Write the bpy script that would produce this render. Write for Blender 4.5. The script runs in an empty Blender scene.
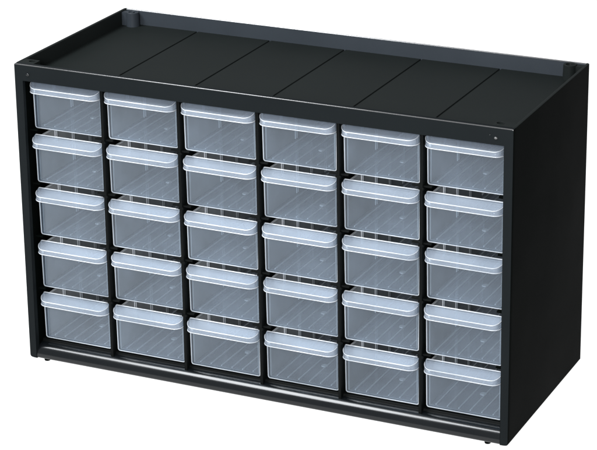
import bpy, bmesh, math
from mathutils import Vector, Matrix

S = 0.001                      # everything below is written in millimetres
sc = bpy.context.scene
COL = sc.collection

W, H, D, T = 500.0, 301.0, 209.3, 3.15      # cabinet; T = moulding draft per side at the back
SIDE = 8.2                                   # front frame width
CELL = 80.6
ROW_PITCH = 54.15
TOP_Z = 282.6                                # top edge of the drawers in the top row
DW, DH, DY = 73.9, 47.3, 12.2                # drawer front width, height, depth position
DECK = 286.4

# ------------------------------------------------------------------ materials
def new_mat(name):
    m = bpy.data.materials.new(name)
    m.use_nodes = True
    nt = m.node_tree
    nt.nodes.clear()
    out = nt.nodes.new('ShaderNodeOutputMaterial')
    return m, nt, out

def black_plastic(name, col, spec, rough, bump=0.15, scale=900.0):
    m, nt, out = new_mat(name)
    b = nt.nodes.new('ShaderNodeBsdfPrincipled')
    tc = nt.nodes.new('ShaderNodeTexCoord')
    n = nt.nodes.new('ShaderNodeTexNoise')
    n.inputs['Scale'].default_value = scale
    n.inputs['Detail'].default_value = 3
    nt.links.new(tc.outputs['Object'], n.inputs['Vector'])
    n2 = nt.nodes.new('ShaderNodeTexNoise')
    n2.inputs['Scale'].default_value = 14.0
    n2.inputs['Detail'].default_value = 5
    nt.links.new(tc.outputs['Object'], n2.inputs['Vector'])
    mix = nt.nodes.new('ShaderNodeMix'); mix.data_type = 'RGBA'
    mix.inputs[6].default_value = (col[0] * .8, col[1] * .8, col[2] * .8, 1)
    mix.inputs[7].default_value = (col[0] * 1.2, col[1] * 1.2, col[2] * 1.2, 1)
    nt.links.new(n2.outputs['Fac'], mix.inputs[0])
    nt.links.new(mix.outputs[2], b.inputs['Base Color'])
    mr = nt.nodes.new('ShaderNodeMapRange')
    mr.inputs['To Min'].default_value = rough - .07
    mr.inputs['To Max'].default_value = rough + .07
    nt.links.new(n2.outputs['Fac'], mr.inputs['Value'])
    nt.links.new(mr.outputs[0], b.inputs['Roughness'])
    b.inputs['Specular IOR Level'].default_value = spec
    bp = nt.nodes.new('ShaderNodeBump')
    bp.inputs['Strength'].default_value = bump
    bp.inputs['Distance'].default_value = 0.0002
    nt.links.new(n.outputs['Fac'], bp.inputs['Height'])
    nt.links.new(bp.outputs[0], b.inputs['Normal'])
    nt.links.new(b.outputs[0], out.inputs['Surface'])
    return m

def frosted(name, dens, col, tint=(0.86, 0.92, 0.97), rough=0.16, gloss=1.0, transl=0.45, wob=0.05, refl=1.0, bump=.12):
    """milky polypropylene: part clear, part scattering, with a soft sheen"""
    m, nt, out = new_mat(name)
    N = nt.nodes.new; L = nt.links.new
    tc = N('ShaderNodeTexCoord')
    noi = N('ShaderNodeTexNoise'); noi.inputs['Scale'].default_value = 60
    noi.inputs['Detail'].default_value = 3
    L(tc.outputs['Object'], noi.inputs['Vector'])
    bp = N('ShaderNodeBump'); bp.inputs['Strength'].default_value = bump
    bp.inputs['Distance'].default_value = 0.0004
    L(noi.outputs['Fac'], bp.inputs['Height'])
    tr = N('ShaderNodeBsdfTransparent'); tr.inputs[0].default_value = (*tint, 1)
    di = N('ShaderNodeBsdfDiffuse'); di.inputs[0].default_value = (*col, 1)
    tl = N('ShaderNodeBsdfTranslucent'); tl.inputs[0].default_value = (*col, 1)
    m1 = N('ShaderNodeMixShader'); m1.inputs[0].default_value = transl
    L(di.outputs[0], m1.inputs[1]); L(tl.outputs[0], m1.inputs[2])
    fm = N('ShaderNodeMapRange')
    fm.inputs['From Min'].default_value = .3; fm.inputs['From Max'].default_value = .7
    fm.inputs['To Min'].default_value = dens - wob; fm.inputs['To Max'].default_value = dens + wob
    n2 = N('ShaderNodeTexNoise'); n2.inputs['Scale'].default_value = 22
    ge = N('ShaderNodeNewGeometry'); n2.inputs['Detail'].default_value = 4
    L(ge.outputs['Position'], n2.inputs['Vector']); L(n2.outputs['Fac'], fm.inputs['Value'])
    m2 = N('ShaderNodeMixShader')
    L(fm.outputs[0], m2.inputs[0])
    L(tr.outputs[0], m2.inputs[1]); L(m1.outputs[0], m2.inputs[2])
    gl = N('ShaderNodeBsdfGlossy'); gl.inputs['Roughness'].default_value = rough
    gl.inputs[0].default_value = (gloss, gloss, gloss, 1)
    L(bp.outputs[0], gl.inputs['Normal'])
    fr = N('ShaderNodeFresnel'); fr.inputs['IOR'].default_value = 1.45
    L(bp.outputs[0], fr.inputs['Normal'])
    m3 = N('ShaderNodeMixShader')
    fx = N('ShaderNodeMath'); fx.operation = 'MULTIPLY'; fx.inputs[1].default_value = refl
    L(fr.outputs[0], fx.inputs[0])
    L(fx.outputs[0], m3.inputs[0]); L(m2.outputs[0], m3.inputs[1]); L(gl.outputs[0], m3.inputs[2])
    L(m3.outputs[0], out.inputs['Surface'])
    return m

M_SIDE  = black_plastic('black_side_shaded', (.0014, .0020, .0018), .006, .6)  # same black plastic, darkened to carry the shade on the sides
M_FRAME = black_plastic('black_frame_plastic', (.0060, .0078, .0086), .045, .5)
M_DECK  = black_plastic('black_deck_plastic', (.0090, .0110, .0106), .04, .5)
M_REAR  = black_plastic('black_rim_lit', (.0230, .0280, .0335), .12, .45)  # same black plastic, painted paler to carry the light on the rim
M_EDGE  = black_plastic('glossy_edge_glint', (.05, .05, .05), 1.0, .22, 0.03)  # glossy, with its black lightened to strengthen the edge highlight
M_RAIL  = black_plastic('black_glossy_rail', (.0040, .0050, .0058), .36, .17, 0.04)
M_INNER = black_plastic('black_inner_plastic', (.0030, .0036, .0036), .05, .4)
M_PANEL = frosted('frosted_panel_plastic', .058, (.58, .71, .89), tint=(.82, .87, .91), wob=.02, rough=.12, refl=.7)
M_HAND  = frosted('frosted_handle_plastic', .27, (.66, .73, .83), bump=.03, rough=.2, refl=.6)
M_WALL  = frosted('frosted_wall_plastic', .46, (.66, .67, .67), tint=(.94, .95, .96), wob=.12, refl=.4, transl=.35)
M_BASE  = frosted('frosted_base_plastic', .25, (.82, .86, .92), tint=(.93, .95, .96), wob=.08, refl=.4)
M_BEAD  = frosted('thick_edge_glint', .74, (.84, .88, .92), rough=.1, transl=.35, wob=.22)  # thicker edges, painted whiter to stand in for edge glints
M_RIB   = frosted('thick_frosted_rib', .90, (.90, .92, .94), rough=.15)

# white table with an added glow that washes out the cabinet's shadow
m, nt, out = new_mat('glowing_white_table')
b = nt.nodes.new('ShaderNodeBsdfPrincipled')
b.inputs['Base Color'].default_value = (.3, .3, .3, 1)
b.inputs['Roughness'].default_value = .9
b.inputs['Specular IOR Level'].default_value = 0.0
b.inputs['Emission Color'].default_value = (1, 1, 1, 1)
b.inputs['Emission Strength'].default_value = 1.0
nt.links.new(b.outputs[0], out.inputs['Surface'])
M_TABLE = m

# ------------------------------------------------------------------ mesh helpers
def link(name, bm, mats, parent=None, smooth=None, loc=None):
    bmesh.ops.recalc_face_normals(bm, faces=bm.faces)
    me = bpy.data.meshes.new(name)
    bm.to_mesh(me); bm.free()
    me.transform(Matrix.Scale(S, 4))
    for mm in (mats if isinstance(mats, (list, tuple)) else [mats]):
        me.materials.append(mm)
    if smooth:
        for p in me.polygons: p.use_smooth = True
        me.set_sharp_from_angle(angle=math.radians(smooth))
    o = bpy.data.objects.new(name, me)
    COL.objects.link(o)
    if parent: o.parent = parent
    if loc: o.location = Vector(loc) * S
    return o

def box(bm, x0, x1, y0, y1, z0, z1, mi=0, bev=0):
    vs = [bm.verts.new((x, y, z)) for z in (z0, z1) for y in (y0, y1) for x in (x0, x1)]
    fs = [(0,1,3,2),(4,6,7,5),(0,4,5,1),(2,3,7,6),(0,2,6,4),(1,5,7,3)]
    faces = []
    for f in fs:
        F = bm.faces.new([vs[i] for i in f]); F.material_index = mi; faces.append(F)
    if bev:
        es = list({e for F in faces for e in F.edges})
        r = bmesh.ops.bevel(bm, geom=es, offset=bev, segments=2, affect='EDGES', profile=.5, material=-1)
        for F in r['faces']: F.material_index = mi
    return vs

def prism(bm, pts, axis, a, b, mi=0, warp=None):
    """extrude a closed 2-D outline along an axis; warp(x,y,z) may taper it"""
    def P(p, t):
        v = {'x': (t, p[0], p[1]), 'y': (p[0], t, p[1]), 'z': (p[0], p[1], t)}[axis]
        return warp(*v) if warp else v
    A = [bm.verts.new(P(p, a)) for p in pts]
    B = [bm.verts.new(P(p, b)) for p in pts]
    n = len(pts); fs = []
    fs.append(bm.faces.new(A[::-1])); fs.append(bm.faces.new(B))
    for i in range(n):
        fs.append(bm.faces.new((A[i], A[(i+1) % n], B[(i+1) % n], B[i])))
    for f in fs: f.material_index = mi
    return A, B

def tube(bm, path, r, mi=0, closed=False, n=8):
    path = [Vector(p) for p in path]
    rings = []
    m = len(path)
    up = Vector((0, 0.001, 1)).normalized()
    for i, p in enumerate(path):
        a = path[(i-1) % m] if (closed or i > 0) else p
        c = path[(i+1) % m] if (closed or i < m-1) else p
        d = (c - a).normalized()
        ref = up if abs(d.dot(up)) < .9 else Vector((0, 1, 0))
        u = d.cross(ref).normalized(); v = d.cross(u).normalized()
        rr = r[i] if isinstance(r, (list, tuple)) else r
        rings.append([bm.verts.new(p + rr*(math.cos(t)*u + math.sin(t)*v))
                      for t in [2*math.pi*k/n for k in range(n)]])
    rng = range(m if closed else m-1)
    for i in rng:
        A, B = rings[i], rings[(i+1) % m]
        off = 0
        if closed or True:      # keep rings in step where the frame flips
            off = min(range(n), key=lambda o: (A[0].co - B[o].co).length)
            rev = (A[1].co - B[(off+1) % n].co).length > (A[1].co - B[(off-1) % n].co).length
        for k in range(n):
            if not rev:
                q = (A[k], A[(k+1) % n], B[(k+1+off) % n], B[(k+off) % n])
            else:
                q = (A[k], A[(k+1) % n], B[(off-k-1) % n], B[(off-k) % n])
            f = bm.faces.new(q); f.material_index = mi
    if not closed:
        for R_ in (rings[0], rings[-1]):
            f = bm.faces.new(R_); f.material_index = mi

def cyl(bm, x, y, z0, z1, r0, r1, mi=0, n=24):
    A = [bm.verts.new((x+r0*math.cos(2*math.pi*k/n), y+r0*math.sin(2*math.pi*k/n), z0)) for k in range(n)]
    B = [bm.verts.new((x+r1*math.cos(2*math.pi*k/n), y+r1*math.sin(2*math.pi*k/n), z1)) for k in range(n)]
    fs = [bm.faces.new(A[::-1]), bm.faces.new(B)]
    for k in range(n): fs.append(bm.faces.new((A[k], A[(k+1) % n], B[(k+1) % n], B[k])))
    for f in fs: f.material_index = mi

def ring(bm, x, y, z, ro, ri, depth, rise=0.3, mi=0, n=28):
    """socket: a raised lip round a hole that goes down"""
    prof = [(ro, 0), (ro-.3, rise), (ri+.2, rise), (ri, 0), (ri, -depth)]
    rs = [[bm.verts.new((x+r*math.cos(2*math.pi*k/n), y+r*math.sin(2*math.pi*k/n), z+h)) for k in range(n)] for r, h in prof]
    for a, b_ in zip(rs, rs[1:]):
        for k in range(n):
            f = bm.faces.new((a[k], a[(k+1) % n], b_[(k+1) % n], b_[k])); f.material_index = mi
    f = bm.faces.new(rs[-1]); f.material_index = mi

# ------------------------------------------------------------------ the table
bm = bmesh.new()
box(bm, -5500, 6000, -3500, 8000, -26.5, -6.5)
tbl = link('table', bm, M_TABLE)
tbl['kind'] = 'structure'

# ------------------------------------------------------------------ the cabinet
cab = bpy.data.objects.new('drawer_cabinet', None)
COL.objects.link(cab)
cab.empty_display_size = .05
cab['label'] = 'black plastic parts cabinet with thirty small drawers, standing on the white table'
cab['category'] = 'cabinet'

def warp_out(x, y, z):
    """outer side faces lean inwards towards the back"""
    if x <= 0.01: return (T*y/D, y, z)
    if x >= W-.01: return (W - T*y/D, y, z)
    return (x, y, z)

# front frame: two uprights and the header in one moulding, its top front edge glossy and painted paler as a highlight
bm = bmesh.new()
rc = 2.6
outl = [(SIDE, 0)]
outl += [(rc - rc*math.sin(a), rc - rc*math.cos(a)) for a in [i*math.pi/8 for i in range(5)]]
outl += [(0, H-1.2), (.35, H-.35), (1.2, H), (W-1.2, H), (W-.35, H-.35), (W, H-1.2)]
outl += [(W-rc + rc*math.cos(a), rc - rc*math.sin(a)) for a in [i*math.pi/8 for i in range(5)]]
outl += [(W-SIDE, 0), (W-SIDE, H-15.3), (SIDE, H-15.3)]
A, B = prism(bm, outl, 'y', 0, 5)
bm.edges.ensure_lookup_table()
fe = [e for e in bm.edges if all(abs(v.co.y) < .01 for v in e.verts)
      and not all(abs(v.co.z) < .01 for v in e.verts)]
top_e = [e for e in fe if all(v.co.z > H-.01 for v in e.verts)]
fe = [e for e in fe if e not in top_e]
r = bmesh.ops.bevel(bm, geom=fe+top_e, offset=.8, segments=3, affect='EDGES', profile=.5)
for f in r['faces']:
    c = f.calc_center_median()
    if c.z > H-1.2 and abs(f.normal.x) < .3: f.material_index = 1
    elif c.x < .5 or c.x > W-.5: f.material_index = 2
for f in bm.faces:
    c = f.calc_center_median()
    if (c.x < .3 or c.x > W-.3) and 1 < c.y < 5: f.material_index = 2
frame = link('front_frame', bm, [M_FRAME, M_EDGE, M_SIDE], cab, smooth=40)

# little moulded marks under the header's corners
for x, z, r0 in ((14.7, 291.4, 1.9), (483.6, 291.2, 1.6), (478.3, 293.6, .5)):
    bm = bmesh.new()
    rs = []
    for h, rr in ((.6, 0.0), (0, r0), (-.5, r0*.85), (-.8, r0*.45)):
        rs.append([bm.verts.new((x+max(rr, .001)*math.cos(k*math.pi/10), h-.2, z+max(rr, .001)*.75*math.sin(k*math.pi/10))) for k in range(20)])
    for a, b_ in zip(rs, rs[1:]):
        for k in range(20): bm.faces.new((a[k], a[(k+1) % 20], b_[(k+1) % 20], b_[k]))
    bm.faces.new(rs[-1])
    link('moulded_pip', bm, [M_EDGE if x > 200 else M_RAIL], cab, smooth=60)

# side panels
for s in (0, 1):
    bm = bmesh.new()
    sec = [(0, 0), (SIDE, 0), (SIDE, DECK-1.5), (3.4, DECK-1.5), (3.4, H), (0, H)]
    fl = (lambda x, y, z: (x, y, z)) if s == 0 else (lambda x, y, z: (W-x, y, z))
    def wp(x, y, z, fl=fl):
        o = T*y/D
        if x < .01: x = o
        elif x < 4: x = x + o*.9
        return fl(x, y, z)
    A, B = prism(bm, sec, 'y', 5, D, warp=wp)
    es = [e for e in bm.edges if
          (e.verts[0] in (A[0], B[0]) and e.verts[1] in (A[0], B[0])) or
          (e.verts[0] in (B[0], B[5]) and e.verts[1] in (B[0], B[5]))]
    bmesh.ops.bevel(bm, geom=es, offset=2.4, segments=4, affect='EDGES', profile=.5)
    es = [e for e in bm.edges if all(abs(v.co.z-H) < .01 for v in e.verts) and not all(abs(v.co.y-5) < .01 for v in e.verts)]
    bmesh.ops.bevel(bm, geom=es, offset=.5, segments=2, affect='EDGES', profile=.5)
    # the runners the outer drawers slide on
    for r_ in range(4):
        zb = TOP_Z - r_*ROW_PITCH - DH
        x0, x1 = (SIDE-.5, SIDE+8)
        if s: x0, x1 = W-x1, W-x0
        box(bm, x0, x1, 9, 203, zb-2.4, zb-.6)
    for f in bm.faces:
        c = f.calc_center_median()
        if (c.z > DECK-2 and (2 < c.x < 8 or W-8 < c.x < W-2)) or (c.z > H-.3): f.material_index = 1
    link('side_panel', bm, [M_SIDE, M_DECK], cab, smooth=40)

# rear panel with the raised rim along the top
bm = bmesh.new()
prism(bm, [(D-.4, .6), (D-.4, H-.8), (D-1.0, H-.1), (D-1.8, H-.1), (D-2.4, H-.7), (D-4.2, DECK-2), (D-4.2, 2), (D-3, .6)], 'x', 5.3, W-5.3)
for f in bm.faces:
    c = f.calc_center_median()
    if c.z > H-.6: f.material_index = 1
link('back_panel', bm, [M_REAR, M_EDGE], cab, smooth=30)

# top tray floor with five sunk lines
bm = bmesh.new()
gx = [87.5 + CELL*i for i in range(5)]
pts = [(2.7, DECK-1.45)]
top = [(2.7, DECK)]
for g in gx: top += [(g-1.1, DECK), (g-.8, DECK-1.0), (g+.8, DECK-1.0), (g+1.1, DECK)]
top += [(W-2.7, DECK), (W-2.7, DECK-1.45)]
prism(bm, pts + top, 'y', 5.1, D-4.0, warp=lambda x, y, z: (x + (T*y/D if x < 3 else -T*y/D if x > W-3 else 0), y, z))
link('top_tray', bm, M_DECK, cab)

# header lip behind the frame keeps the tray closed; corner posts with stacking sockets
for x, y, sq in ((12.8, 12.2, 1), (W-17.2, 12.2, 1), (17.5, 199.3, 0), (W-19.5, 200.3, 0)):
    bm = bmesh.new()
    if sq:
        ring(bm, x, y, H-.05, 4.2, 3.0, 6, .25)
        # square pad with a round hole: outer square to the ring
        n = 28
        x0, x1 = (2.7, 18.5) if x < 200 else (W-22.5, W-2.7)
        y0, y1 = 5.05, 17.5
        inner = [bm.verts.new((x+4.2*math.cos(2*math.pi*k/n), y+4.2*math.sin(2*math.pi*k/n), H-.05)) for k in range(n)]
        outer = []
        for k in range(n):
            c, s_ = math.cos(2*math.pi*k/n), math.sin(2*math.pi*k/n)
            t = min(((x1-x)/c if c > 1e-6 else (x0-x)/c if c < -1e-6 else 1e9),
                    ((y1-y)/s_ if s_ > 1e-6 else (y0-y)/s_ if s_ < -1e-6 else 1e9))
            outer.append(bm.verts.new((x+c*t, y+s_*t, H-.05)))
        low = [bm.verts.new((v.co.x, v.co.y, DECK-.3)) for v in outer]
        for k in range(n):
            j = (k+1) % n
            bm.faces.new((inner[k], inner[j], outer[j], outer[k]))
            bm.faces.new((outer[k], outer[j], low[j], low[k]))
        link('corner_post', bm, M_DECK, cab, smooth=30)
    else:
        ring(bm, x, y, H-.6, 6.3, 4.0, 8, .3)
        n = 28
        up = [bm.verts.new((x+6.3*math.cos(2*math.pi*k/n), y+6.3*math.sin(2*math.pi*k/n), H-.6)) for k in range(n)]
        lo = [bm.verts.new((x+6.8*math.cos(2*math.pi*k/n), y+6.8*math.sin(2*math.pi*k/n), DECK-.3)) for k in range(n)]
        for k in range(n): bm.faces.new((up[k], up[(k+1) % n], lo[(k+1) % n], lo[k]))
        # web joining the post to the corner of the rim
        xa, xb = (5.2, x) if x < 200 else (x, W-5.2)
        box(bm, xa, xb, y-2.0, y+4.5, DECK-.3, H-1.2)
        link('corner_post', bm, M_REAR if x < 200 else M_DECK, cab, smooth=40)

# the rounded rail under the bottom drawers, with the cabinet floor
bm = bmesh.new()
pr = [(1.2, .3), (.5, 1.0)]
for i in range(0, 17):
    a = math.radians(i*86/16)
    pr.append((12.1 - 11.8*math.cos(a), 2.0 + 11.8*math.sin(a)))
pr += [(12.3, 14.6), (12.6, 15.8), (13.4, 16.4), (D-4.5, 16.4), (D-4.5, .3)]
prism(bm, pr, 'x', SIDE-.05, W-SIDE+.05)
for f in bm.faces:
    if f.calc_center_median().y > 11.5: f.material_index = 1
link('bottom_rail', bm, [M_RAIL, M_INNER], cab, smooth=50)

# five upright dividers carrying the drawer runners
for i in range(1, 6):
    x = SIDE + CELL*i
    bm = bmesh.new()
    box(bm, x-1.5, x+1.5, 7.2, D-4.4, 12.0, DECK-1.6, bev=.5)
    for r_ in range(4):
        zb = TOP_Z - r_*ROW_PITCH - DH
        box(bm, x-9.5, x+9.5, 9, 203, zb-2.4, zb-.6, bev=.3)
        box(bm, x-2.6, x+2.6, 6.8, 16, zb-4.6, zb-2.2, bev=.5)
    link('divider', bm, M_INNER, cab, smooth=40)

# stacking feet
for x, y in ((12.2, 12.2), (W-24, 12.2), (17, 196), (W-17, 196)):
    bm = bmesh.new()
    cyl(bm, x, y, -6.5, .8, 2.9, 3.2)
    es = [e for e in bm.edges if all(v.co.z < -6.4 for v in e.verts)]
    bmesh.ops.bevel(bm, geom=es, offset=.8, segments=2, affect='EDGES', profile=.5)
    link('foot', bm, M_SIDE, cab, smooth=40)

# ------------------------------------------------------------------ one drawer (origin: top left corner of its front)
def rrect(w, h, rt, rb, taper=0.0, seg=4):
    """outline of the drawer front in x,z from the top left, z down"""
    def arc(cx, cz, r, a0, a1):
        return [(cx + r*math.cos(a0+(a1-a0)*k/seg), cz + r*math.sin(a0+(a1-a0)*k/seg)) for k in range(seg+1)]
    P = math.pi
    pts = arc(rt, -rt, rt, P, P/2) + arc(w-rt, -rt, rt, P/2, 0)
    pts += arc(w-taper-rb, -h+rb, rb, 0, -P/2) + arc(taper+rb, -h+rb, rb, -P/2, -P)
    return pts

PW = 1.06                      # corner a touch flatter than a plain arc
L_LIP, R_LIP, TILT, SK = 11.0, 7.6, 5.0/11.0, 9.4
def lip_plan(inset=0.0, seg=8):
    w0, w1, L = inset, DW-inset, L_LIP-inset
    r = R_LIP-inset*.5; rx = r*1.06
    p = [(w0, 0.0), (w0, -(L-r))]
    for k in range(1, seg+1):
        a = math.pi + k*(math.pi/2)/seg
        p.append((w0+rx - rx*abs(math.cos(a))**PW, -(L-r) - r*abs(math.sin(a))**PW))
    for k in range(seg+1):
        a = 1.5*math.pi + k*(math.pi/2)/seg
        p.append((w1-rx + rx*abs(math.cos(a))**PW, -(L-r) - r*abs(math.sin(a))**PW))
    p.append((w1, 0.0))
    return p

def make_drawer():
    root = bpy.data.objects.new('storage_drawer', None)
    COL.objects.link(root); root.empty_display_size = .02
    # front
    bm = bmesh.new()
    o = rrect(DW, DH, 1.2, 2.0, .6)
    prism(bm, o, 'y', 0, 1.5)
    tube(bm, [(x, .55, z) for x, z in rrect(DW, DH, 1.2, 2.0, .6)], .62, 1, closed=True, n=8)
    link('front_panel', bm, [M_PANEL, M_BEAD], root, smooth=50)
    # handle: a sloping ledge with a skirt, round at its corners
    bm = bmesh.new()
    P0 = lip_plan(); P1 = lip_plan(1.3)
    def ztop(y): return -.15 + y*TILT
    sk0 = lambda y: -SK - .04*(-y)
    to = [bm.verts.new((x, y-.02, ztop(y))) for x, y in P0]
    bo = [bm.verts.new((x, y-.02, sk0(y))) for x, y in P0]
    ti = [bm.verts.new((x, y-.02, ztop(y)-1.3)) for x, y in P1]
    bi = [bm.verts.new((x, y-.02, sk0(y))) for x, y in P1]
    n = len(P0)
    bm.faces.new(to); bm.faces.new(ti)
    for k in range(n-1):
        bm.faces.new((to[k], to[k+1], bo[k+1], bo[k]))
        bm.faces.new((ti[k], ti[k+1], bi[k+1], bi[k]))
        bm.faces.new((bo[k], bo[k+1], bi[k+1], bi[k]))
    fold = [(x, y-.02, ztop(y)+.0) for x, y in P0[1:-1]]
    nf = len(fold); cr = [.22, .24, .26, .28, .3, .34, .4, .46, .52, .56]  # bead thins at the corners, where the painted glint fades
    tube(bm, fold, [(cr+[.56]*nf)[min(k, nf-1-k)] for k in range(nf)], 1, n=8)
    low = [(x, y-.02, sk0(y)+.1) for x, y in P0]
    tube(bm, low, .42, 1, n=8)
    mid = [(x, y-.1, (ztop(y)+sk0(y))*.5+.2) for x, y in P0[7:-7]]
    tube(bm, mid, .2, 0, n=6)
    link('handle', bm, [M_HAND, M_BEAD], root, smooth=50)
    # box behind the front
    bx0, bx1, yb = 2.2, DW-2.2, 184.0
    zt, zf = -3.2, -DH+.6
    for s in (0, 1):
        bm = bmesh.new()
        x0, x1 = (bx0, bx0+1.1) if s == 0 else (bx1-1.1, bx1)
        box(bm, x0, x1, 1.55, yb, zf+1.25, zt, bev=.2)
        box(bm, x0-.25, x1+.25, 1.55, yb, zt-.1, zt+.9, 1)
        xs = x1 if s == 0 else x0-.9
        for y, zl, mi in ((30, zt-15, 1), (33, zt-15, 1), (62, zf+1.3, 1), (65.2, zf+1.3, 1), (94, zf+1.3, 0), (97, zf+1.3, 0), (126, zf+1.3, 0), (129, zf+1.3, 1)):
            box(bm, xs-.05, xs+.95, y, y+.9, zl, zt-2, mi)                  # slots for a partition
        link('side_wall', bm, [M_WALL, M_RIB], root)
    bm = bmesh.new()
    box(bm, bx0+1.15, bx1-1.15, yb-1.3, yb-.1, zf+1.25, zt-.1)
    box(bm, bx0+1.0, bx1-1.0, yb-1.5, yb+.1, zt-.2, zt+.8, 1)
    link('rear_wall', bm, [M_WALL, M_RIB], root)
    bm = bmesh.new()
    box(bm, bx0, bx1, 1.6, yb, zf, zf+1.2)
    for k in range(6):
        x = bx0 + 6.2 + k*11.2
        box(bm, x-.5, x+.5, 3.5, yb-3, zf+1.15, zf+1.95, 1)
    cyl(bm, bx0+37.5, 42, zf+1.1, zf+1.9, 3.2, 2.9, 1, 20)     # gate mark
    link('base', bm, [M_BASE, M_RIB], root)
    return root

def copy_thing(o, parent=None):
    c = o.copy(); COL.objects.link(c); c.parent = parent
    for ch in list(o.children): copy_thing(ch, c)
    return c

COLS = ['leftmost column', 'second column from the left', 'third column from the left',
        'third column from the right', 'second column from the right', 'rightmost column']
ROWS = ['top row', 'second row from the top', 'middle row', 'second row from the bottom', 'bottom row']
proto = make_drawer()
first = True
for r_ in range(5):
    for c_ in range(6):
        o = proto if first else copy_thing(proto)
        first = False
        x = SIDE + CELL*c_ + 3.75
        # no drawer sits quite like the next
        jx = math.sin(7.1*r_ + 3.7*c_)*.22
        jy = math.sin(5.3*c_ + 2.9*r_ + 1)*.6
        o.location = (Vector((x+jx, DY+jy, TOP_Z - r_*ROW_PITCH)))*S
        o.rotation_euler.z = math.radians(math.sin(4.1*c_ + 6.7*r_ + 2)*.22)
        o['label'] = 'frosted drawer in the %s, %s' % (ROWS[r_], COLS[c_])
        o['category'] = 'drawer'
        o['group'] = 'clear drawers in the black cabinet'

# ------------------------------------------------------------------ light
w = bpy.data.worlds.new('World'); sc.world = w
w.use_nodes = True
w.node_tree.nodes['Background'].inputs[0].default_value = (.93, .96, 1, 1)
w.node_tree.nodes['Background'].inputs[1].default_value = .4

def area(name, loc, target, size, power, col=(1, 1, 1), sy=None):
    l = bpy.data.lights.new(name, 'AREA')
    l.energy = power; l.color = col
    l.shape = 'RECTANGLE'; l.size = size; l.size_y = sy or size
    o = bpy.data.objects.new(name, l); COL.objects.link(o)
    o.location = loc
    d = Vector(target) - Vector(loc)
    o.rotation_euler = d.to_track_quat('-Z', 'Y').to_euler()
    return o
area('overhead_softbox', (-.45, -.55, 1.55), (.25, .05, .15), .8, 42, (.94, .97, 1), sy=.6)
area('front_fill', (.75, -1.9, 1.0), (.25, .05, .15), .5, 54, (.98, .98, 1))  # added fill light to brighten the drawer interiors

# ------------------------------------------------------------------ camera (solved from the cabinet's corners)
R = [[0.9045009622436853, 0.4262797289371376, -0.012790699644401687],
     [0.1404851189498011, -0.3261379393944841, -0.934825104412216],
     [-0.40266852453820257, 0.8437533035093439, -0.3548780384320591]]
C = (1.1897280003367876, -1.8765953241654674, 0.9719145153649604)
cd = bpy.data.cameras.new('camera')
co = bpy.data.objects.new('camera', cd); COL.objects.link(co)
X = Vector(R[0]); Y = -Vector(R[1]); Z = -Vector(R[2])
co.matrix_world = Matrix(((X.x, Y.x, Z.x, C[0]), (X.y, Y.y, Z.y, C[1]), (X.z, Y.z, Z.z, C[2]), (0, 0, 0, 1)))
cd.sensor_fit = 'HORIZONTAL'; cd.sensor_width = 36
cd.lens = 2449.27125/597*36
cd.clip_start = .05; cd.clip_end = 60
sc.camera = co

sc.view_settings.view_transform = 'Standard'
sc.view_settings.look = 'None'
sc.view_settings.exposure = 0
sc.view_settings.gamma = 1
sc.cycles.transparent_max_bounces = 48
sc.cycles.max_bounces = 10
sc.cycles.sample_clamp_indirect = 1.5
sc.cycles.caustics_reflective = False
sc.cycles.caustics_refractive = False
